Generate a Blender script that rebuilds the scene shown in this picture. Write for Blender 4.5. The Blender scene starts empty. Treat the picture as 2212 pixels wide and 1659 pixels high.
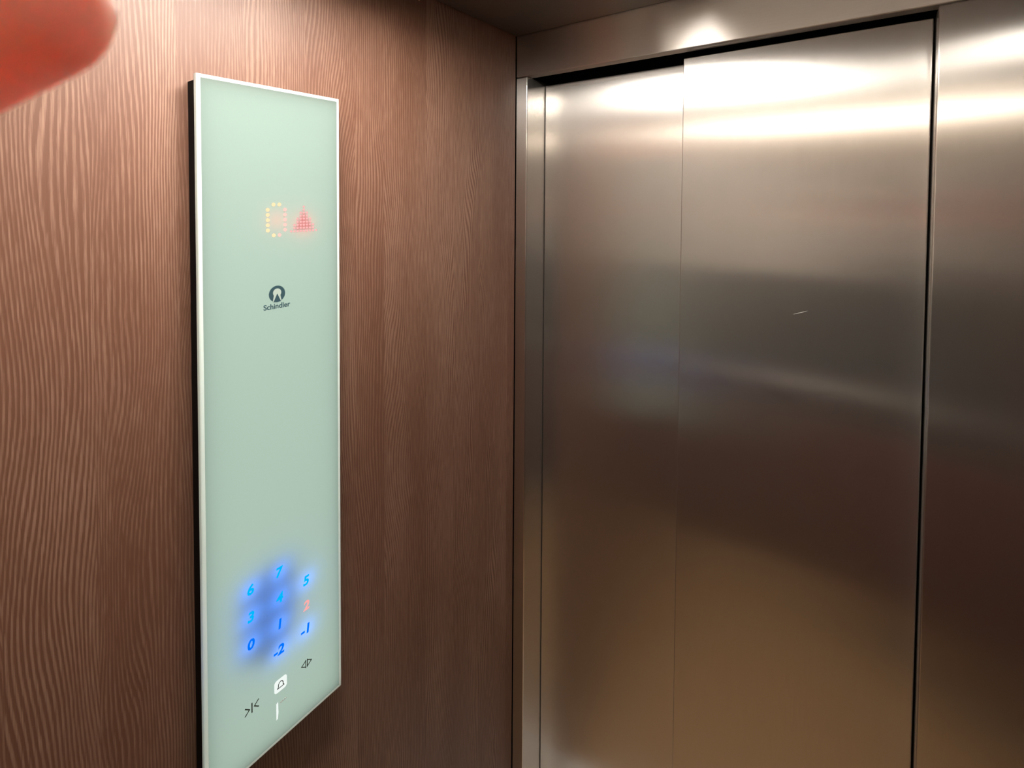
import bpy, bmesh, math, random
from mathutils import Vector, Matrix
random.seed(7)
SC = bpy.context.scene
COL = SC.collection

# ------------------------------------------------------------------ measures
F_PX, PPY = 1064.0, 458.8                      # focal length and principal row in the 2212 x 1659 frame
YAW, PITCH, ROLL = -0.6415, -0.0293, 0.0061
CAM = Vector((0.735, -0.998, 1.75))
ZC = 2.15                                      # ceiling height
HDR = 2.0493                                   # underside of the header
PX0, PX1 = 0.0338, 0.8005                      # door opening
W, DEP = 1.2, 1.6                              # car width and depth
PY1, PY2, PZB, PZT = -0.7315, -0.5235, 0.9320, 1.9080   # control panel outline
PF = 0.030                                     # its front face stands this far off the wall

fw = Vector((math.sin(YAW)*math.cos(PITCH), math.cos(YAW)*math.cos(PITCH), math.sin(PITCH)))
r0 = Vector((math.cos(YAW), -math.sin(YAW), 0.0))
u0 = r0.cross(fw)
CR = r0*math.cos(ROLL) + u0*math.sin(ROLL)
CU = -r0*math.sin(ROLL) + u0*math.cos(ROLL)

def view(x, y, d):                             # metres to the right of, above and ahead of the photographer's lens
    return CAM + CR*x + CU*y + fw*d

# ------------------------------------------------------------------ materials
def new_mat(name):
    m = bpy.data.materials.new(name); m.use_nodes = True
    nt = m.node_tree
    return m, nt, nt.nodes['Principled BSDF']

def plain(name, col, rough=0.5, metal=0.0, spec=0.5, coat=0.0, noise=0.06, nscale=60.0):
    m, nt, b = new_mat(name)
    tc = nt.nodes.new('ShaderNodeTexCoord'); n = nt.nodes.new('ShaderNodeTexNoise')
    n.inputs['Scale'].default_value = nscale; n.inputs['Detail'].default_value = 4
    nt.links.new(tc.outputs['Object'], n.inputs['Vector'])
    mx = nt.nodes.new('ShaderNodeMix'); mx.data_type = 'RGBA'
    mx.inputs['A'].default_value = (*[c*(1-noise) for c in col], 1)
    mx.inputs['B'].default_value = (*[min(1, c*(1+noise)) for c in col], 1)
    nt.links.new(n.outputs['Fac'], mx.inputs['Factor'])
    nt.links.new(mx.outputs['Result'], b.inputs['Base Color'])
    b.inputs['Roughness'].default_value = rough; b.inputs['Metallic'].default_value = metal
    b.inputs['Specular IOR Level'].default_value = spec
    b.inputs['Coat Weight'].default_value = coat
    return m

def emit(name, col, strength):
    m = bpy.data.materials.new(name); m.use_nodes = True
    nt = m.node_tree; nt.nodes.clear()
    e = nt.nodes.new('ShaderNodeEmission'); o = nt.nodes.new('ShaderNodeOutputMaterial')
    e.inputs['Color'].default_value = (*col, 1); e.inputs['Strength'].default_value = strength
    nt.links.new(e.outputs[0], o.inputs[0])
    return m

def math_node(nt, op, a, b=None, c=None):
    n = nt.nodes.new('ShaderNodeMath'); n.operation = op
    for i, v in enumerate((a, b, c)):
        if v is None: continue
        if isinstance(v, (int, float)): n.inputs[i].default_value = v
        else: nt.links.new(v, n.inputs[i])
    return n.outputs[0]

def steel(name, tangent, grain, col=(0.70, 0.665, 0.63), rough=0.225, aniso=1.0, bump=0.003, haze=0.14, haze_rough=0.5):
    """brushed stainless steel; reflections smear along 'tangent', the brush lines run along 'grain'"""
    m, nt, b = new_mat(name)
    b.inputs['Metallic'].default_value = 1.0
    b.inputs['Roughness'].default_value = rough
    b.inputs['Anisotropic'].default_value = aniso
    t = nt.nodes.new('ShaderNodeCombineXYZ')
    for i in range(3): t.inputs[i].default_value = tangent[i]
    nt.links.new(t.outputs[0], b.inputs['Tangent'])
    tc = nt.nodes.new('ShaderNodeTexCoord'); mp = nt.nodes.new('ShaderNodeMapping')
    mp.inputs['Scale'].default_value = tuple(22.0 if grain == i else 520.0 for i in range(3))
    nt.links.new(tc.outputs['Object'], mp.inputs['Vector'])
    n = nt.nodes.new('ShaderNodeTexNoise'); n.inputs['Scale'].default_value = 1.0
    n.inputs['Detail'].default_value = 3
    nt.links.new(mp.outputs[0], n.inputs['Vector'])
    mx = nt.nodes.new('ShaderNodeMix'); mx.data_type = 'RGBA'
    mx.inputs['A'].default_value = (*[c*0.94 for c in col], 1); mx.inputs['B'].default_value = (*[c*1.06 for c in col], 1)
    nt.links.new(n.outputs['Fac'], mx.inputs['Factor']); nt.links.new(mx.outputs['Result'], b.inputs['Base Color'])
    bp = nt.nodes.new('ShaderNodeBump'); bp.inputs['Strength'].default_value = bump
    bp.inputs['Distance'].default_value = 0.0006
    n2 = nt.nodes.new('ShaderNodeTexNoise'); n2.inputs['Scale'].default_value = 260.0
    nt.links.new(tc.outputs['Object'], n2.inputs['Vector'])
    nt.links.new(n2.outputs['Fac'], bp.inputs['Height']); nt.links.new(bp.outputs[0], b.inputs['Normal'])
    # a broad soft lobe beside the sharp streaky one, as fine-ground steel has
    h = nt.nodes.new('ShaderNodeBsdfPrincipled'); h.inputs['Metallic'].default_value = 1.0
    h.inputs['Roughness'].default_value = haze_rough
    nt.links.new(mx.outputs['Result'], h.inputs['Base Color'])
    ms = nt.nodes.new('ShaderNodeMixShader'); ms.inputs[0].default_value = haze
    nt.links.new(b.outputs[0], ms.inputs[1]); nt.links.new(h.outputs[0], ms.inputs[2])
    nt.links.new(ms.outputs[0], nt.nodes['Material Output'].inputs[0])
    return m

def wood(name, axis, base=1.0):
    """wood-grain laminate; the grain runs up, 'axis' (0 or 1) is the sideways world axis of the wall"""
    m, nt, b = new_mat(name)
    L = nt.links
    tc = nt.nodes.new('ShaderNodeTexCoord'); sp = nt.nodes.new('ShaderNodeSeparateXYZ')
    L.new(tc.outputs['Object'], sp.inputs[0])
    s, z = sp.outputs[axis], sp.outputs[2]
    # veneer strips of uneven width
    wob = nt.nodes.new('ShaderNodeTexNoise'); wob.noise_dimensions = '1D'; wob.inputs['Scale'].default_value = 9.0
    L.new(s, wob.inputs['W'])
    k = math_node(nt, 'ADD', math_node(nt, 'MULTIPLY', s, 11.5), math_node(nt, 'MULTIPLY', wob.outputs['Fac'], 1.1))
    strip = math_node(nt, 'FLOOR', k)
    wn = nt.nodes.new('ShaderNodeTexWhiteNoise'); wn.noise_dimensions = '1D'; L.new(strip, wn.inputs['W'])
    off = math_node(nt, 'MULTIPLY', wn.outputs['Value'], 37.0)
    def field(fs, fz, detail, rough=0.5, dist=0.0, off_in=None):
        cx = nt.nodes.new('ShaderNodeCombineXYZ')
        L.new(math_node(nt, 'MULTIPLY', s, fs), cx.inputs[0])
        L.new(math_node(nt, 'MULTIPLY', z, fz), cx.inputs[1])
        if off_in is not None: L.new(off_in, cx.inputs[2])
        n = nt.nodes.new('ShaderNodeTexNoise'); n.inputs['Scale'].default_value = 1.0
        n.inputs['Detail'].default_value = detail; n.inputs['Roughness'].default_value = rough
        n.inputs['Distortion'].default_value = dist
        L.new(cx.outputs[0], n.inputs['Vector'])
        return n.outputs['Fac']
    warp = field(10.0, 2.1, 1.5, 0.4, 0.25, off)          # large: bends rings into cathedrals
    warp2 = field(22.0, 3.0, 1.0, 0.5, 0.0, off)          # small wobble
    ph = math_node(nt, 'ADD', math_node(nt, 'MULTIPLY', s, 1500.0),
                   math_node(nt, 'ADD', math_node(nt, 'MULTIPLY', warp, 115.0), math_node(nt, 'MULTIPLY', warp2, 9.0)))
    ring = math_node(nt, 'MULTIPLY_ADD', math_node(nt, 'SINE', ph), 0.5, 0.5)
    ring = math_node(nt, 'POWER', ring, 1.6)
    fibre = field(900.0, 26.0, 3.0, 0.6)
    pores = field(420.0, 9.0, 2.0, 0.6)
    blot = field(7.0, 2.0, 3.0, 0.5, 0.0, off)
    ringmask = field(16.0, 1.1, 1.0, 0.5, 0.0, off)
    a = math_node(nt, 'MULTIPLY', ring, math_node(nt, 'MULTIPLY_ADD', ringmask, 0.9, 0.05))
    a = math_node(nt, 'MULTIPLY', a, math_node(nt, 'MULTIPLY_ADD', fibre, 1.6, 0.2))
    v = math_node(nt, 'ADD', math_node(nt, 'MULTIPLY', a, 0.74),
        math_node(nt, 'ADD', math_node(nt, 'MULTIPLY', fibre, 0.62),
        math_node(nt, 'ADD', math_node(nt, 'MULTIPLY', pores, 0.26),
        math_node(nt, 'ADD', math_node(nt, 'MULTIPLY', blot, 0.55), math_node(nt, 'MULTIPLY', wn.outputs['Value'], 0.16)))))
    rp = nt.nodes.new('ShaderNodeValToRGB'); cr = rp.color_ramp
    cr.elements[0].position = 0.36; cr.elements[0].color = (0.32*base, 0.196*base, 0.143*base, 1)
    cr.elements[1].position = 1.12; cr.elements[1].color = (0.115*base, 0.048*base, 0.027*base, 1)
    e = cr.elements.new(0.72); e.color = (0.215*base, 0.117*base, 0.079*base, 1)
    L.new(v, rp.inputs['Fac']); L.new(rp.outputs['Color'], b.inputs['Base Color'])
    b.inputs['Roughness'].default_value = 0.48; b.inputs['Specular IOR Level'].default_value = 0.62
    bp = nt.nodes.new('ShaderNodeBump'); bp.inputs['Strength'].default_value = 0.35; bp.inputs['Distance'].default_value = 0.0004
    L.new(math_node(nt, 'SUBTRACT', 1.0, v), bp.inputs['Height']); L.new(bp.outputs[0], b.inputs['Normal'])
    return m

M = {}
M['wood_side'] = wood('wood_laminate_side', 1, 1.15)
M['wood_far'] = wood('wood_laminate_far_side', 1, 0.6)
M['wood_end'] = wood('wood_laminate_end', 0)
M['steel_x'] = steel('brushed_steel_door', (1, 0, 0), 2)
M['steel_y'] = steel('brushed_steel_jamb', (0, 1, 0), 2)
M['steel_hdr'] = steel('brushed_steel_header', (0, 0, 1), 0, col=(0.62, 0.57, 0.53), rough=0.28, haze=0.06)
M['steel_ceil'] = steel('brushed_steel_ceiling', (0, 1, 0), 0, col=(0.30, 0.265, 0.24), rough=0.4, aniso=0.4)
M['steel_rail'] = plain('satin_steel_rail', (0.94, 0.90, 0.82), 0.38, 0.85)
M['beige'] = plain('grey_beige_laminate', (0.84, 0.74, 0.65), 0.5)
M['slate'] = plain('dark_slate_laminate', (0.045, 0.05, 0.042), 0.5)
M['black'] = plain('black_void', (0.008, 0.007, 0.007), 0.9, spec=0.1)
M['box_black'] = plain('black_plastic', (0.006, 0.005, 0.005), 0.7, spec=0.1)
M['board'] = plain('blue_mask_board', (0.45, 0.62, 0.85), 0.6)  # for the added board that masks the mint backlight
M['tray_white'] = plain('white_tray', (0.85, 0.88, 0.86), 0.6, noise=0.01)
M['floor'] = plain('brown_vinyl_floor', (0.44, 0.265, 0.125), 0.45, noise=0.15, nscale=14)
M['sill'] = plain('pale_aluminium_sill', (0.80, 0.76, 0.70), 0.5, 0.3)
M['edge'] = plain('white_glass_edge', (0.66, 0.72, 0.68), 0.2, coat=0.5, noise=0.01)
_nt = M['edge'].node_tree; _tr = _nt.nodes.new('ShaderNodeBsdfTranslucent'); _ms = _nt.nodes.new('ShaderNodeMixShader')
_ms.inputs[0].default_value = 0.15; _nt.links.new(_nt.nodes['Principled BSDF'].outputs[0], _ms.inputs[1])
_nt.links.new(_tr.outputs[0], _ms.inputs[2]); _nt.links.new(_ms.outputs[0], _nt.nodes['Material Output'].inputs[0])
M['ink'] = plain('slate_print', (0.035, 0.075, 0.09), 0.35, noise=0.02)
M['ink_grey'] = plain('grey_print', (0.05, 0.065, 0.05), 0.4, noise=0.02)
M['pale_print'] = plain('pale_print', (0.40, 0.48, 0.43), 0.3, noise=0.01)
M['white_print'] = emit('white_backlit_symbol', (0.93, 1.0, 0.96), 0.95)
M['white_faint'] = plain('white_print', (0.9, 0.92, 0.88), 0.4, noise=0.01)
M['digit_blue'] = emit('blue_numeral_light', (0.0, 0.16, 1.0), 1.1)
M['digit_cyan'] = emit('cyan_numeral_light', (0.0, 0.42, 1.0), 1.15)
M['digit_red'] = emit('red_numeral_light', (1.0, 0.42, 0.40), 1.0)
M['glow_blue'] = emit('blue_backlight', (0.05, 0.24, 1.0), 34.0)
M['glow_red'] = emit('red_backlight', (1.0, 0.10, 0.13), 5.0)
M['glow_halo'] = emit('red_halo_backlight', (1.0, 0.28, 0.20), 11.0)
M['glow_panel'] = emit('mint_backlight', (0.84, 1.0, 0.83), 3.4)
M['dot_amber'] = emit('amber_led', (1.0, 0.76, 0.44), 1.15)
M['dot_pink'] = emit('pink_led', (1.0, 0.62, 0.54), 1.1)
M['dot_red'] = emit('red_led', (1.0, 0.52, 0.50), 1.0)
M['lamp'] = emit('warm_white_lamp', (1.0, 0.95, 0.88), 63.0)
M['lamp_soft'] = emit('soft_white_lamp', (1.0, 0.95, 0.88), 11.0)
M['cove'] = emit('cove_strip_lamp', (1.0, 0.90, 0.76), 12.5)

# mint glass of the control panel: a printed diffuser, lit from inside by its lamps
def glass_face():
    m = bpy.data.materials.new('mint_glass_face'); m.use_nodes = True
    nt = m.node_tree; b = nt.nodes['Principled BSDF']; out = nt.nodes['Material Output']
    tc = nt.nodes.new('ShaderNodeTexCoord'); n = nt.nodes.new('ShaderNodeTexNoise')
    n.inputs['Scale'].default_value = 5.0
    nt.links.new(tc.outputs['Object'], n.inputs['Vector'])
    mx = nt.nodes.new('ShaderNodeMix'); mx.data_type = 'RGBA'
    mx.inputs['A'].default_value = (0.10, 0.125, 0.11, 1); mx.inputs['B'].default_value = (0.105, 0.13, 0.115, 1)
    nt.links.new(n.outputs['Fac'], mx.inputs['Factor']); nt.links.new(mx.outputs['Result'], b.inputs['Base Color'])
    b.inputs['Roughness'].default_value = 0.22; b.inputs['Specular IOR Level'].default_value = 0.4
    tr = nt.nodes.new('ShaderNodeBsdfTranslucent'); tr.inputs['Color'].default_value = (0.8, 0.9, 0.9, 1)
    ms = nt.nodes.new('ShaderNodeMixShader'); ms.inputs[0].default_value = 0.16
    nt.links.new(b.outputs[0], ms.inputs[1]); nt.links.new(tr.outputs[0], ms.inputs[2])
    nt.links.new(ms.outputs[0], out.inputs[0])
    return m
M['glass'] = glass_face()

def skin_mat(name, col, sss=1.0, radius=(0.030, 0.009, 0.006)):
    m, nt, b = new_mat(name)
    tc = nt.nodes.new('ShaderNodeTexCoord'); n = nt.nodes.new('ShaderNodeTexNoise')
    n.inputs['Scale'].default_value = 420.0; n.inputs['Detail'].default_value = 3
    nt.links.new(tc.outputs['Object'], n.inputs['Vector'])
    mx = nt.nodes.new('ShaderNodeMix'); mx.data_type = 'RGBA'
    mx.inputs['A'].default_value = (*[c*0.9 for c in col], 1); mx.inputs['B'].default_value = (*[min(1, c*1.1) for c in col], 1)
    nt.links.new(n.outputs['Fac'], mx.inputs['Factor']); nt.links.new(mx.outputs['Result'], b.inputs['Base Color'])
    b.inputs['Roughness'].default_value = 0.5
    b.inputs['Subsurface Weight'].default_value = sss
    b.inputs['Subsurface Radius'].default_value = radius; b.inputs['Subsurface Scale'].default_value = 1.0
    return m
M['skin'] = skin_mat('red_lit_skin', (0.98, 0.46, 0.35))
M['nail'] = plain('fingernail', (0.80, 0.42, 0.36), 0.3, noise=0.03)
M['hair'] = plain('dark_brown_hair', (0.035, 0.022, 0.015), 0.6)
M['jacket'] = plain('dark_green_cloth', (0.022, 0.030, 0.022), 0.85, noise=0.2)
M['trousers'] = plain('dark_red_cloth', (0.16, 0.012, 0.010), 0.85, noise=0.2)
M['shoe'] = plain('black_leather', (0.02, 0.018, 0.017), 0.4)
M['eye'] = plain('eye_white', (0.8, 0.78, 0.75), 0.2, noise=0.01)
M['lip'] = plain('lip_skin', (0.55, 0.14, 0.11), 0.4, noise=0.03)
M['phone'] = plain('black_phone_glass', (0.012, 0.012, 0.014), 0.2)

# ------------------------------------------------------------------ mesh helpers
def link(name, bm, mats, parent=None, smooth=False, loc=None):
    me = bpy.data.meshes.new(name); bm.to_mesh(me); bm.free()
    o = bpy.data.objects.new(name, me); COL.objects.link(o)
    for m in (mats if isinstance(mats, (list, tuple)) else [mats]): me.materials.append(m)
    if smooth:
        for p in me.polygons: p.use_smooth = True
    if parent is not None:
        o.parent = parent; o.matrix_parent_inverse = Matrix.Translation(parent.location).inverted()
    return o

def box(bm, x0, x1, y0, y1, z0, z1, mi=0):
    vs = [bm.verts.new((x, y, z)) for x in (x0, x1) for y in (y0, y1) for z in (z0, z1)]
    fs = []
    for q in ((0, 1, 3, 2), (4, 6, 7, 5), (0, 4, 5, 1), (2, 3, 7, 6), (0, 2, 6, 4), (1, 5, 7, 3)):
        f = bm.faces.new([vs[i] for i in q]); f.material_index = mi; fs.append(f)
    return fs

def bevel_all(bm, w, seg=2):
    bmesh.ops.bevel(bm, geom=list(bm.edges), offset=w, segments=seg, affect='EDGES', profile=0.5, clamp_overlap=True)

def mat_by_normal(bm, fn):
    bm.normal_update()
    for f in bm.faces: f.material_index = fn(f.normal)

def tag(o, label, cat, kind=None, group=None):
    o['label'] = label; o['category'] = cat
    if kind: o['kind'] = kind
    if group: o['group'] = group
    return o

def empty(name, loc):
    o = bpy.data.objects.new(name, None); COL.objects.link(o); o.location = loc; o.empty_display_size = 0.1
    return o

# ------------------------------------------------------------------ the car
bm = bmesh.new(); box(bm, -0.03, 0.0, -DEP, -0.0025, 0.0, 2.26)
tag(link('wall_left', bm, M['wood_side']), 'brown wood-grain laminate wall behind the glass control panel', 'wall', 'structure')
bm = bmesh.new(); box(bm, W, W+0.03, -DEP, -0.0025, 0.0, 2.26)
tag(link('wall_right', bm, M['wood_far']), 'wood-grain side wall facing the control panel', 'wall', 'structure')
bm = bmesh.new(); box(bm, -0.03, W+0.03, -DEP-0.03, -DEP, 0.0, 0.93); box(bm, -0.03, W+0.03, -DEP-0.03, -DEP, 0.9305, 1.395, 2); box(bm, -0.03, W+0.03, -DEP-0.03, -DEP, 1.3955, 2.26, 1)
tag(link('wall_rear', bm, [M['wood_end'], M['beige'], M['slate']]), 'rear wall with wood-grain below the handrail, behind the photographer, mirrored in the doors', 'wall', 'structure')
bm = bmesh.new(); box(bm, -0.03, W+0.03, -DEP-0.03, 0.16, -0.05, 0.0)
tag(link('floor', bm, M['floor']), 'brown floor of the lift car', 'floor', 'structure')
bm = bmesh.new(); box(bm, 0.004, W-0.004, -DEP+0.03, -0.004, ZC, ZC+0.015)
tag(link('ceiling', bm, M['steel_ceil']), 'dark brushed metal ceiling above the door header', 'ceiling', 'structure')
bm = bmesh.new(); box(bm, -0.03, W+0.03, -DEP-0.03, 0.16, 2.24, 2.27)  # unseen slab added over the car as a light block
tag(link('ceiling', bm, M['black']), 'black slab added above the ceiling panel to block light', 'ceiling', 'structure')
bm = bmesh.new(); box(bm, -0.03, W+0.03, 0.13, 0.16, 0.0, 2.26)  # back plate added so no outside light leaks through the door gaps
tag(link('wall_backplate', bm, M['black']), 'black plate added behind the door leaves to stop light leaking in', 'wall', 'structure')

def pick_xy(n): return 1 if abs(n.x) > abs(n.y) and abs(n.x) > abs(n.z) else 0
# left post: front face plus the jamb that turns back to the doors
bm = bmesh.new(); box(bm, 0.0, PX0, 0.0, 0.125, 0.0, HDR-0.0006); bevel_all(bm, 0.0026, 4); mat_by_normal(bm, pick_xy)
tag(link('trim_1', bm, [M['steel_x'], M['steel_y']], smooth=False), 'narrow brushed steel post between the wood wall and the doors', 'door frame', 'structure')
bm = bmesh.new(); box(bm, PX1, W, 0.0, 0.125, 0.0, HDR-0.0006); bevel_all(bm, 0.0026, 4); mat_by_normal(bm, pick_xy)
tag(link('wall_front', bm, [M['steel_x'], M['steel_y']]), 'brushed steel wall panel to the right of the door leaves', 'wall', 'structure')
bm = bmesh.new(); box(bm, 0.0, W, 0.0, 0.028, HDR, ZC+0.06); bevel_all(bm, 0.0026, 4)
tag(link('trim_2', bm, M['steel_hdr']), 'brushed steel header strip over the doors, under the ceiling', 'door frame', 'structure')
bm = bmesh.new(); box(bm, 0.0, W, -0.17, 0.125, 0.0, 0.004)
tag(link('trim_3', bm, M['sill']), 'pale metal threshold plate on the floor at the doors', 'threshold', 'structure')

def leaf(name, x0, x1, y0, label):
    bm = bmesh.new(); box(bm, x0, x1, y0, y0+0.028, 0.006, 2.0405); bevel_all(bm, 0.0018, 3); mat_by_normal(bm, pick_xy)
    return tag(link(name, bm, [M['steel_x'], M['steel_y']]), label, 'door', 'structure')
door1 = leaf('door_1', 0.0354, 0.440, 0.080, 'narrow brushed steel sliding door leaf set back beside the left post')
door2 = leaf('door_2', 0.4028, 0.7970, 0.036, 'wide brushed steel sliding door leaf in front, with a small scratch')
# scratch on the front leaf
bm = bmesh.new()
a, b_ = Vector((0.6105, 0.0358, 1.5385)), Vector((0.6345, 0.0358, 1.5485))
t = (b_-a).normalized(); nrm = Vector((t.z, 0, -t.x))
pts = [a, a.lerp(b_, .3)+nrm*.0005, a.lerp(b_, .7)+nrm*.0006, b_, a.lerp(b_, .7)-nrm*.0003, a.lerp(b_, .3)-nrm*.0004]
f = bm.faces.new([bm.verts.new(p) for p in pts])
ex = bmesh.ops.extrude_face_region(bm, geom=[f])
bmesh.ops.translate(bm, vec=(0, 0.0004, 0), verts=[v for v in ex['geom'] if isinstance(v, bmesh.types.BMVert)])
M['scratch'] = plain('bare_scratch', (0.55, 0.53, 0.5), 0.6, 0.3)
link('scratch', bm, M['scratch'], door2)

# ------------------------------------------------------------------ lamps of the car
def ceiling_light(x, y, label, lamp, hx=0.055, hy=0.17):
    t = empty('ceiling_light', (x, y, ZC))
    fr = 0.008
    bm = bmesh.new()
    box(bm, x-hx-fr, x-hx, y-hy-fr, y+hy+fr, ZC-0.028, ZC-0.0002); box(bm, x+hx, x+hx+fr, y-hy-fr, y+hy+fr, ZC-0.028, ZC-0.0002)
    box(bm, x-hx, x+hx, y-hy-fr, y-hy, ZC-0.020, ZC-0.0002); box(bm, x-hx, x+hx, y+hy, y+hy+fr, ZC-0.020, ZC-0.0002)   # frame lips shaped to cut light off the upper walls
    link('frame', bm, M['steel_rail'], t)
    bm = bmesh.new(); box(bm, x-hx, x+hx, y-hy, y+hy, ZC-0.003, ZC-0.0003)
    link('diffuser', bm, lamp, t)
    return tag(t, label, 'ceiling light', group='ceiling lights')
ceiling_light(0.29, -0.69, 'bright rectangular ceiling light near the wood wall with the control panel', M['lamp'], 0.075, 0.25)
ceiling_light(1.02, -0.73, 'bright rectangular ceiling light near the far side wall', M['lamp_soft'])
t = empty('light_strip', (W/2, -DEP+0.02, 2.10))
bm = bmesh.new(); box(bm, 0.02, W-0.02, -DEP, -DEP+0.012, 2.085, 2.125); link('channel', bm, M['steel_rail'], t)
bm = bmesh.new(); box(bm, 0.025, W-0.025, -DEP+0.0125, -DEP+0.042, 2.092, 2.118); link('diffuser', bm, M['cove'], t)
tag(t, 'thin light strip along the top of the rear wall', 'light')

# ------------------------------------------------------------------ tubes
def tube(bm, pts, r, seg=16, cap=True):
    rings = []
    for i, p in enumerate(pts):
        d = (pts[min(i+1, len(pts)-1)] - pts[max(i-1, 0)]).normalized()
        up = Vector((0, 0, 1)) if abs(d.z) < 0.9 else Vector((1, 0, 0))
        s = d.cross(up).normalized(); q = s.cross(d)
        rings.append([bm.verts.new(p + s*math.cos(2*math.pi*k/seg)*r + q*math.sin(2*math.pi*k/seg)*r) for k in range(seg)])
    for a, b in zip(rings, rings[1:]):
        for k in range(seg): bm.faces.new((a[k], a[(k+1) % seg], b[(k+1) % seg], b[k]))
    if cap: bm.faces.new(rings[0][::-1]); bm.faces.new(rings[-1])

t = empty('handrail', (W/2, -DEP, 0.90))
bm = bmesh.new(); tube(bm, [Vector((0.08, -DEP+0.060, 0.90)), Vector((W-0.08, -DEP+0.060, 0.90))], 0.031, 20)
link('rail', bm, M['steel_rail'], t, True)
for x in (0.2, W-0.2):
    bm = bmesh.new(); tube(bm, [Vector((x, -DEP+0.001, 0.865)), Vector((x, -DEP+0.04, 0.865)), Vector((x, -DEP+0.054, 0.885))], 0.008, 12)
    link('bracket', bm, M['steel_rail'], t, True)
tag(t, 'round steel handrail on the rear wall, a bright streak in the door reflections', 'handrail')

# ------------------------------------------------------------------ control panel
pc = empty('control_panel', (0.0, (PY1+PY2)/2, PZB))
tag(pc, 'tall pale mint glass lift control panel with blue lit floor numerals on the wood wall', 'control panel')
# open tray behind the glass: black outside, white inside, lamps on its floor
bm = bmesh.new()
a0, a1, b0, b1, tk = PY1+0.0010, PY2-0.0020, PZB+0.0040, PZT-0.0075, 0.0010
box(bm, 0.0006, 0.0022, a0, a1, b0, b1)
for q in ((a0, a0+tk, b0, b1), (a1-tk, a1, b0, b1), (a0, a1, b0, b0+tk), (a0, a1, b1-tk, b1)):
    for f in box(bm, 0.0022, 0.0222, *q):
        f.normal_update(); c = f.calc_center_median(); n = f.normal
        cy, cz = (a0+a1)/2-c.y, (b0+b1)/2-c.z
        if n.y*cy + n.z*cz > 0 and abs(n.x) < 0.5: f.material_index = 1
link('backing_box', bm, [M['box_black'], M['tray_white']], pc)['label'] = 'black backing box'
# hollow glass plate: printed front (diffuser), pale border and edges, dark back
bm = bmesh.new(); box(bm, 0.022, PF, PY1, PY2, PZB, PZT)
bm.normal_update()
top = max(bm.faces, key=lambda f: f.calc_center_median().x)
r1 = bmesh.ops.inset_region(bm, faces=[top], thickness=0.0014, depth=0.0)
for v in top.verts: v.co.x += 0.0
r2 = bmesh.ops.inset_region(bm, faces=[top], thickness=0.0052, depth=0.0)
bm.normal_update()
for f in bm.faces:
    c = f.calc_center_median()
    f.material_index = 0 if f is top else (2 if c.x < 0.0225 else 1)
for v in bm.verts:                              # outer rim falls back: a small ground edge
    if v.co.x > 0.0295 and (abs(v.co.y-PY1) < 1e-5 or abs(v.co.y-PY2) < 1e-5 or abs(v.co.z-PZB) < 1e-5 or abs(v.co.z-PZT) < 1e-5):
        v.co.x -= 0.0012
bmesh.ops.delete(bm, geom=[f for f in bm.faces if f.material_index == 2], context='FACES')   # open to the tray
plate = link('glass_plate', bm, [M['glass'], M['edge']], pc)

KS = 0.986                                      # print layout measured on a slightly larger outline
def U(u): return PY1 + u*KS
def V(v): return PZT + v*KS

def flat_poly(bm, pts, x0, th=0.00025):
    """thin raised print on the glass from (u, v) points"""
    lo = [bm.verts.new((x0, U(u), V(v))) for u, v in pts]; hi = [bm.verts.new((x0+th, U(u), V(v))) for u, v in pts]
    n = len(pts)
    bm.faces.new(hi); bm.faces.new(lo[::-1])
    for i in range(n): bm.faces.new((lo[i], lo[(i+1) % n], hi[(i+1) % n], hi[i]))

def circle_pts(u, v, ru, rv=None, n=24, a0=0.0):
    rv = rv or ru
    return [(u+ru*math.cos(a0+2*math.pi*i/n), v+rv*math.sin(a0+2*math.pi*i/n)) for i in range(n)]

def stroke(bm, pts, w, x0, closed=False):
    n = len(pts); segs = [(pts[i], pts[(i+1) % n]) for i in range(n if closed else n-1)]
    for (u0_, v0), (u1, v1) in segs:
        dx, dy = u1-u0_, v1-v0; l = math.hypot(dx, dy); dx, dy = dx/l*w/2, dy/l*w/2
        flat_poly(bm, [(u0_-dy-dx*.6, v0+dx-dy*.6), (u0_+dy-dx*.6, v0-dx-dy*.6), (u1+dy+dx*.6, v1-dx+dy*.6), (u1-dy+dx*.6, v1+dx+dy*.6)], x0)

def text_mesh(body, size, shear=0.0, bold=0.0, extrude=0.00012):
    cu = bpy.data.curves.new('lettering', 'FONT'); cu.body = body; cu.size = size; cu.shear = shear
    cu.offset = bold; cu.extrude = extrude; cu.align_x = 'CENTER'; cu.align_y = 'CENTER'; cu.resolution_u = 6
    o = bpy.data.objects.new('lettering', cu); COL.objects.link(o)
    dg = bpy.context.evaluated_depsgraph_get(); dg.update()
    me = bpy.data.meshes.new_from_object(o.evaluated_get(dg))
    bpy.data.objects.remove(o); bpy.data.curves.remove(cu)
    bm = bmesh.new(); bm.from_mesh(me); bpy.data.meshes.remove(me)
    return bm

def place_text(bm, u, v, x0, width=None, height=None):
    xs = [w.co.x for w in bm.verts]; ys = [w.co.y for w in bm.verts]; zs = [w.co.z for w in bm.verts]
    cx, cy = (min(xs)+max(xs))/2, (min(ys)+max(ys))/2
    sx = width/(max(xs)-min(xs)) if width else None; sy = height/(max(ys)-min(ys)) if height else None
    sx = sx or sy or 1; sy = sy or sx
    z0 = min(zs)
    for w in bm.verts: w.co = Vector((x0 + (w.co.z-z0), U(u + (w.co.x-cx)*sx), V(v + (w.co.y-cy)*sy)))
    return bm

XF = PF + 0.00005
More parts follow.
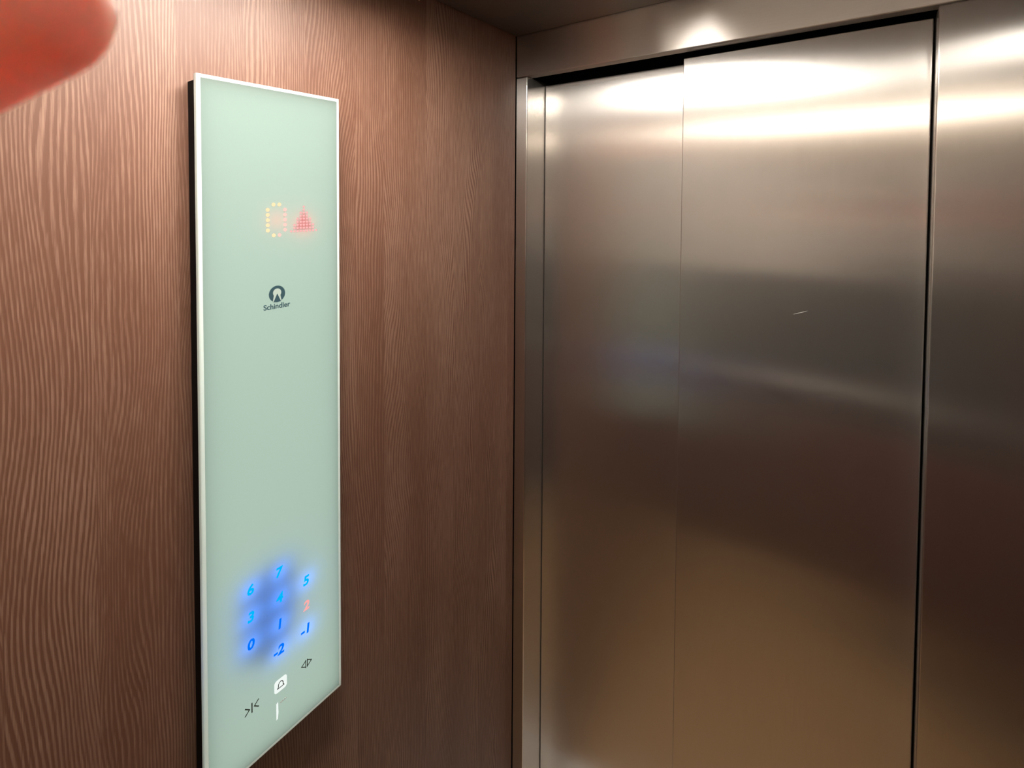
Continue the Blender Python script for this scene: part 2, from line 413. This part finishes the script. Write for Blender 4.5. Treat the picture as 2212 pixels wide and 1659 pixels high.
# unseen board added behind the numerals to hold back the mint backlight
bm = bmesh.new(); flat_poly(bm, [(.048, -.716), (.114, -.710), (.128, -.732), (.130, -.800), (.118, -.848), (.092, -.858), (.048, -.824)], 0.0103, 0.0004)
link('mask_board', bm, M['board'], pc)
COLS = (0.0624, 0.1052, 0.1479)
keys = [('7', 1, -.7275), ('6', 0, -.7275), ('5', 2, -.7678), ('4', 1, -.7675), ('3', 0, -.7678), ('2', 2, -.8082),
        ('1', 1, -.8079), ('0', 0, -.8083), ('-1', 2, -.8464), ('-2', 1, -.8480)]
for ch, c, v in keys:
    u = COLS[c]
    red = ch == '2'
    m = M['digit_red'] if red else (M['digit_cyan'] if ch in '76354' else M['digit_blue'])
    bm = text_mesh(ch, 0.02, shear=0.12, bold=0.0006)
    h = 0.0152
    if ch.startswith('-'): place_text(bm, u-0.002, v, XF, height=h)
    else: place_text(bm, u, v, XF, height=h)
    o = link('floor_button', bm, m, pc)
    o['label'] = ('red lit numeral ' if red else 'blue lit numeral ') + ch.replace('-', 'minus ')
    bm = bmesh.new()
    flat_poly(bm, circle_pts(u, v, 0.0085 if not red else 0.003, n=16), 0.0114, 0.0006)
    link('backlight', bm, M['glow_red'] if red else M['glow_blue'], o)

# floor display: dot-matrix 0 and up arrow
dots = [(1, 0), (2, 0), (1, 6), (2, 6)] + [(0, j) for j in range(1, 6)] + [(3, j) for j in range(1, 6)]
bma, bmp = bmesh.new(), bmesh.new()
for i, j in dots:
    pu, pv = 0.1047 + (i-1.5)*0.0087, -0.1948 - (j-3)*0.00755
    amber = (i == 0) or j == 0 or (i == 1 and j == 6)
    flat_poly(bma if amber else bmp, circle_pts(pu, pv, 0.0029, n=14), XF)
dd = link('floor_digit', bma, M['dot_amber'], pc); dd['label'] = 'lit dot-matrix figure zero'
link('led_dots', bmp, M['dot_pink'], dd)['label'] = 'pink dots of the zero'
bm = bmesh.new()
for j, wd in enumerate((1, 1, 3, 3, 5, 5, 7, 7, 9)):
    for i in range(wd):
        flat_poly(bm, circle_pts(0.1478+(i-(wd-1)/2)*0.00515, -0.1757-j*0.00465, 0.00185, n=10), XF)
ar = link('direction_arrow', bm, M['dot_red'], pc); ar['label'] = 'lit red dot-matrix up arrow'
bm = bmesh.new(); flat_poly(bm, [(0.1478, -0.180), (0.132, -0.2115), (0.1636, -0.2115)], 0.0270, 0.0004)
link('backlight', bm, M['glow_red'], ar)
for nm, par, cu, cv, ru in (('digit', dd, 0.1047, -0.1948, 0.010), ('arrow', ar, 0.1478, -0.203, 0.013)):
    bm = bmesh.new(); flat_poly(bm, circle_pts(cu, cv, ru, n=16), 0.0140, 0.0006)
    link('backlight', bm, M['glow_halo'], par)
# soft lamp behind the whole printed face
bm = bmesh.new(); box(bm, 0.0096, 0.0102, a0+0.0015, a1-0.0015, b0+0.0015, b1-0.0015)
link('panel_backlight', bm, M['glow_panel'], pc)

# maker's emblem and name
LU, LV, LR = 0.1046, -0.3048, 0.0123
bm = bmesh.new(); flat_poly(bm, circle_pts(LU, LV, LR, LR, 48), XF)
lg = link('emblem', bm, M['ink'], pc); lg['label'] = 'dark slate round emblem'
bm = bmesh.new()
pts = [(LU+0.0062*math.cos(a), LV+0.0018+0.0062*math.sin(a)) for a in [math.radians(-38+256*i/30) for i in range(31)]]
pts = pts + [(LU-0.0066, LV-0.0108), (LU+0.0066, LV-0.0108)]
flat_poly(bm, pts, XF+0.00026)
link('emblem_opening', bm, M['pale_print'], lg)
bm = bmesh.new(); flat_poly(bm, [(LU, LV+0.0006), (LU-0.0056, LV-0.0114), (LU, LV-0.0123), (LU+0.0056, LV-0.0114)], XF+0.00052)
link('emblem_peak', bm, M['ink'], lg)
bm = place_text(text_mesh('Schindler', 0.01, bold=0.0002), 0.1046, -0.3226, XF, width=0.0405)
link('lettering', bm, M['ink'], pc)['label'] = 'dark lettering under the emblem'

# door-open, alarm, door-close and the white mark
bm = bmesh.new(); u, v, s = 0.1477, -0.9027, 0.0085
stroke(bm, [(u-.0012, v+s*.62), (u-s, v), (u-.0012, v-s*.62)], 0.0013, XF)
stroke(bm, [(u+.0012, v+s*.62), (u+s, v), (u+.0012, v-s*.62)], 0.0013, XF)
stroke(bm, [(u-.0014, v+s*.7), (u-.0014, v-s*.7)], 0.0013, XF); stroke(bm, [(u+.0014, v+s*.7), (u+.0014, v-s*.7)], 0.0013, XF)
link('door_open_button', bm, M['ink_grey'], pc)['label'] = 'grey door open symbol'
bm = bmesh.new(); u, v = 0.0626, -0.9033
stroke(bm, [(u-.0095, v+.0055), (u-.0035, v), (u-.0095, v-.0055)], 0.0014, XF)
stroke(bm, [(u+.0095, v+.0055), (u+.0035, v), (u+.0095, v-.0055)], 0.0014, XF)
stroke(bm, [(u, v+.0068), (u, v-.0068)], 0.0016, XF)
link('door_close_button', bm, M['ink_grey'], pc)['label'] = 'grey door close symbol'
bm = bmesh.new(); u, v, h, r = 0.1054, -0.9026, 0.0098, 0.0042
pts = []
for cx, cy, a in ((h-r, h-r, 0), (-h+r, h-r, 90), (-h+r, -h+r, 180), (h-r, -h+r, 270)):
    pts += [(u+cx+r*math.cos(math.radians(a+k*15)), v+cy+r*math.sin(math.radians(a+k*15))) for k in range(7)]
flat_poly(bm, pts, XF)
al = link('alarm_button', bm, M['white_print'], pc); al['label'] = 'white square with a bell outline'
bm = bmesh.new()
bell = [(-.0052, -.0038), (-.0038, -.002), (-.0036, .0018), (-.002, .0044), (0, .0052), (.002, .0044), (.0036, .0018), (.0038, -.002), (.0052, -.0038)]
stroke(bm, [(u+a, v+b) for a, b in bell], 0.0011, XF+0.0003, closed=True)
link('bell_symbol', bm, M['ink_grey'], al)
bm = bmesh.new(); u, v = 0.1000, -0.9400
flat_poly(bm, [(u-.0016, v+.0115), (u+.0012, v+.0130), (u+.0016, v-.0035), (u+.0006, v-.0128), (u-.0016, v-.0135)], XF)
mk = link('white_mark', bm, M['white_print'], pc); mk['label'] = 'white printed bar below the bell'
bm = bmesh.new(); flat_poly(bm, [(u+.0045, v+.0098), (u+.0142, v+.0103), (u+.0142, v+.0094), (u+.0045, v+.0082)], XF)
link('white_dash', bm, M['white_faint'], mk)

# ------------------------------------------------------------------ the photographer
def ball(bm, c, r, sx=(1, 1, 1), sub=3, rot=None):
    mt = Matrix.Translation(c) @ (rot.to_4x4() if rot else Matrix.Identity(4)) @ Matrix.Diagonal((r*sx[0], r*sx[1], r*sx[2], 1))
    bmesh.ops.create_icosphere(bm, subdivisions=sub, radius=1.0, matrix=mt)

def limb(bm, p0, p1, r0_, r1_, seg=20, flat=None):
    p0, p1 = Vector(p0), Vector(p1)
    ball(bm, p0, r0_); ball(bm, p1, r1_)
    d = (p1-p0); L = d.length
    rot = d.to_track_quat('Z', 'Y').to_matrix().to_4x4()
    bmesh.ops.create_cone(bm, cap_ends=True, segments=seg, radius1=r0_, radius2=r1_, depth=L,
                          matrix=Matrix.Translation((p0+p1)/2) @ rot)

def trunk(bm, rows, step=0.025):
    """a closely stacked run of flattened balls between the given (height, half width, half depth) rows"""
    for (za, xa, ya), (zb, xb, yb) in zip(rows, rows[1:]):
        n = max(1, int(abs(zb-za)/step))
        for k in range(n+1):
            t_ = k/n
            ball(bm, body(0, 0, za+(zb-za)*t_), 0.1, ((xa+(xb-xa)*t_)*10, (ya+(yb-ya)*t_)*10, 0.6), rot=RM)

def fuse(bm, voxel, smooth_it=4):
    """union of the overlapping pieces as one continuous skin"""
    me = bpy.data.meshes.new('fuse'); bm.to_mesh(me); bm.free()
    o = bpy.data.objects.new('fuse', me); COL.objects.link(o)
    md = o.modifiers.new('r', 'REMESH'); md.mode = 'VOXEL'; md.voxel_size = voxel
    sm = o.modifiers.new('s', 'SMOOTH'); sm.factor = 0.5; sm.iterations = smooth_it
    dg = bpy.context.evaluated_depsgraph_get(); dg.update()
    out = bpy.data.meshes.new_from_object(o.evaluated_get(dg))
    bpy.data.objects.remove(o); bpy.data.meshes.remove(me)
    b2 = bmesh.new(); b2.from_mesh(out); bpy.data.meshes.remove(out)
    return b2

FX = Vector((fw.x, fw.y, 0)).normalized()       # the way the person faces
RX = Vector((CR.x, CR.y, 0)).normalized()
BASE = Vector((0.90, -1.30, 0.0))
def body(x, y, z): return BASE + RX*x + FX*y + Vector((0, 0, z))   # right, forward, up
RM = Matrix((RX, FX, Vector((0, 0, 1)))).transposed()

HIP, KNEE, ANK = 0.92, 0.50, 0.09
lw = view(-0.112, -0.105, -0.035)               # left wrist
rw = view(0.150, -0.120, -0.045)                # right wrist
le, re_ = body(-0.235, 0.05, 1.20), body(0.235, 0.05, 1.18)
ls, rs = body(-0.185, 0.0, 1.46), body(0.185, 0.0, 1.46)

bm = bmesh.new()
# head, neck, torso, legs and bare arms
ball(bm, body(0, 0.02, 1.715), 0.1, (0.76, 0.95, 1.12), rot=RM)
ball(bm, body(0, 0.055, 1.650), 0.06, (0.92, 0.95, 0.95), rot=RM)
ball(bm, body(0, 0.118, 1.690), 0.016, (0.8, 1.1, 1.5), rot=RM)     # nose
for s in (-1, 1): ball(bm, body(s*0.078, 0.012, 1.695), 0.03, (0.3, 0.65, 1.0), rot=RM)
limb(bm, body(0, 0.0, 1.63), body(0, -0.015, 1.48), 0.055, 0.060)
trunk(bm, ((1.42, .170, .085), (1.30, .155, .100), (1.15, .135, .09), (1.02, .140, .095), (0.93, .150, .10)))
for sh, el, wr in ((ls, le, lw), (rs, re_, rw)):
    limb(bm, sh, el, 0.050, 0.042); limb(bm, el, wr, 0.040, 0.026)
for s in (-1, 1):
    limb(bm, body(s*0.095, 0, HIP-.03), body(s*0.10, 0.01, KNEE), 0.082, 0.052)
    limb(bm, body(s*0.10, 0.01, KNEE), body(s*0.105, -0.02, ANK), 0.050, 0.036)
    limb(bm, body(s*0.105, -0.03, 0.05), body(s*0.115, 0.12, 0.04), 0.034, 0.028)
bmb = fuse(bm, 0.009, 5)
# hands, fused at a finer size so that the fingers stay apart
def hand(pts_palm, chains):
    bm = bmesh.new()
    for a, b, ra, rb in pts_palm: limb(bm, a, b, ra, rb)
    for ch in chains:
        for (p, rp), (q, rq) in zip(ch, ch[1:]): limb(bm, p, q, rp, rq)
    return fuse(bm, 0.0016, 5)
def vv(*a): return view(*a)
TIP = (-0.0620, 0.0264, 0.0620)
DIPJ = (-0.0832, 0.0160, 0.0618)
PIPJ = (-0.1020, 0.0085, 0.0490)
left = hand(
    [(lw, vv(-.108, -.060, -.020), .024, .021), (vv(-.108, -.062, -.02), vv(-.112, -.020, .006), .016, .0125),
     (vv(-.104, -.066, -.02), vv(-.110, -.038, .010), .016, .0125), (vv(-.102, -.074, -.02), vv(-.106, -.056, .010), .016, .0125),
     (vv(-.100, -.084, -.02), vv(-.100, -.072, .006), .015, .0115)],
    [[(vv(-.112, -.020, .006), .0110), (vv(*PIPJ), .0098), (vv(*DIPJ), .0100), (vv(*TIP), .0098)],
     [(vv(-.110, -.038, .010), .0110), (vv(-.092, -.046, .034), .0096), (vv(-.068, -.046, .032), .0088), (vv(-.050, -.046, .016), .0080)],
     [(vv(-.106, -.056, .010), .0105), (vv(-.088, -.066, .032), .0092), (vv(-.066, -.064, .028), .0084), (vv(-.050, -.060, .013), .0076)],
     [(vv(-.100, -.072, .006), .0095), (vv(-.086, -.084, .024), .0082), (vv(-.070, -.082, .022), .0075), (vv(-.058, -.076, .010), .0068)],
     [(vv(-.104, -.066, -.028), .0140), (vv(-.082, -.052, -.040), .0115), (vv(-.060, -.040, -.034), .0100), (vv(-.040, -.030, -.0235), .0088)]])
right = hand(
    [(rw, vv(.146, -.080, -.030), .024, .021), (vv(.146, -.080, -.03), vv(.150, -.028, -.006), .016, .012),
     (vv(.143, -.082, -.03), vv(.150, -.044, -.002), .016, .012), (vv(.141, -.086, -.03), vv(.147, -.060, -.002), .016, .012),
     (vv(.139, -.094, -.03), vv(.142, -.076, -.004), .015, .011)],
    [[(vv(.150, -.028, -.006), .0105), (vv(.146, -.006, .016), .0094), (vv(.126, -.002, .020), .0086), (vv(.108, -.004, .008), .0078)],
     [(vv(.150, -.044, -.002), .0105), (vv(.146, -.040, .022), .0094), (vv(.124, -.034, .024), .0086), (vv(.106, -.030, .009), .0078)],
     [(vv(.147, -.060, -.002), .0100), (vv(.142, -.062, .020), .0090), (vv(.122, -.056, .021), .0082), (vv(.106, -.050, .008), .0075)],
     [(vv(.142, -.076, -.004), .0092), (vv(.134, -.082, .012), .0080), (vv(.118, -.078, .014), .0073), (vv(.106, -.070, .006), .0066)],
     [(vv(.143, -.082, -.036), .0140), (vv(.124, -.066, -.042), .0115), (vv(.106, -.052, -.034), .0098), (vv(.090, -.042, -.0235), .0088)]])
for h in (left, right):
    me = bpy.data.meshes.new('h'); h.to_mesh(me); h.free(); bmb.from_mesh(me); bpy.data.meshes.remove(me)
person = link('person', bmb, M['skin'], smooth=True)
tag(person, 'person holding the phone, seen as a blurred red fingertip covering the top left corner', 'person')

# fingernails (the side that faces the doors)
for q, d, r in ((TIP, (.93, .37, 0), .0094),):
    dv = (CR*d[0] + CU*d[1]).normalized(); n = fw; s = dv.cross(n)
    rot = Matrix((s, dv, n)).transposed()
    bm = bmesh.new(); ball(bm, view(q[0], q[1], q[2]+r*0.78), 0.0058, (0.85, 1.15, 0.35), rot=rot)
    link('fingernail', bm, M['nail'], person, True)
for s in (-1, 1):
    bm = bmesh.new(); ball(bm, body(s*0.033, 0.098, 1.705), 0.0125, sub=3); e = link('eye', bm, M['eye'], person, True)
    bm = bmesh.new(); ball(bm, body(s*0.033, 0.1075, 1.705), 0.0052, sub=2); link('iris', bm, M['hair'], e, True)
bm = bmesh.new(); ball(bm, body(0, 0.106, 1.640), 0.024, (1.0, 0.35, 0.28), rot=RM); link('mouth', bm, M['lip'], person, True)
# hair
bm = bmesh.new(); ball(bm, body(0, -0.005, 1.742), 0.1, (0.84, 1.0, 1.06), rot=RM); ball(bm, body(0, -0.045, 1.70), 0.085, (0.95, 0.75, 1.1), rot=RM)
bmh = fuse(bm, 0.008, 3); link('hair', bmh, M['hair'], person, True)
# jacket
bm = bmesh.new()
trunk(bm, ((1.455, .165, .095), (1.36, .200, .125), (1.24, .188, .132), (1.10, .172, .122), (0.98, .180, .128), (0.88, .188, .136)))
limb(bm, body(0, -.01, 1.50), body(0, -.01, 1.545), 0.085, 0.075)
for sh, el, wr in ((ls, le, lw), (rs, re_, rw)):
    limb(bm, sh, el, 0.075, 0.062); limb(bm, el, el.lerp(wr, 1.0), 0.060, 0.040); limb(bm, wr, wr + (wr-el).normalized()*0.022, 0.040, 0.036)
bmj = fuse(bm, 0.010, 4); link('jacket', bmj, M['jacket'], person, True)['label'] = 'dark green jacket'
# trousers
bm = bmesh.new()
ball(bm, body(0, 0, 0.90), 0.1, (1.80, 1.30, 1.0), rot=RM); ball(bm, body(0, 0, 0.82), 0.1, (1.78, 1.32, 1.0), rot=RM)
for s in (-1, 1):
    limb(bm, body(s*0.095, 0, HIP-.06), body(s*0.10, 0.01, KNEE), 0.105, 0.078)
    limb(bm, body(s*0.10, 0.01, KNEE), body(s*0.105, -0.015, ANK+0.045), 0.076, 0.060)
bmt = fuse(bm, 0.010, 4); link('trousers', bmt, M['trousers'], person, True)['label'] = 'dark red trousers'
for s in (-1, 1):
    bm = bmesh.new(); limb(bm, body(s*0.105, -0.035, 0.048), body(s*0.118, 0.15, 0.040), 0.046, 0.038); limb(bm, body(s*0.105, -0.03, 0.07), body(s*0.105, -0.02, 0.11), 0.045, 0.042)
    bmq = fuse(bm, 0.007, 3)
    for v in bmq.verts: v.co.z = max(v.co.z, 0.001)
    link('shoe', bmq, M['shoe'], person, True)
# the phone in the hands
bm = bmesh.new(); bmesh.ops.create_cube(bm, size=1.0)
bmesh.ops.scale(bm, vec=(0.168, 0.0078, 0.077), verts=bm.verts); bevel_all(bm, 0.0035, 3)
rotm = Matrix((CR, fw, CU)).transposed().to_4x4()
bmesh.ops.transform(bm, matrix=Matrix.Translation(view(0.034, -0.022, -0.0075)) @ rotm, verts=bm.verts)
ph = tag(link('phone', bm, M['phone']), 'black phone held up in both hands of the photographer', 'phone')

# ------------------------------------------------------------------ camera and view
cd = bpy.data.cameras.new('camera'); co = bpy.data.objects.new('camera', cd); COL.objects.link(co)
cd.sensor_fit = 'HORIZONTAL'; cd.sensor_width = 36.0; cd.lens = F_PX/2212*36.0
cd.shift_y = (PPY - 829.5)/2212.0; cd.clip_start = 0.002
mw = Matrix((CR, CU, -fw)).transposed().to_4x4(); mw.translation = CAM
co.matrix_world = mw
cd.dof.use_dof = True; cd.dof.focus_distance = 1.25; cd.dof.aperture_fstop = 13.0
SC.camera = co
w = bpy.data.worlds.new('world'); SC.world = w; w.use_nodes = True
w.node_tree.nodes['Background'].inputs[0].default_value = (0.0, 0.0, 0.0, 1)
vs = SC.view_settings
SC.display_settings.display_device = 'sRGB'
vs.view_transform = 'Standard'; vs.look = 'None'; vs.exposure = 0.0; vs.gamma = 1.0; vs.use_curve_mapping = False
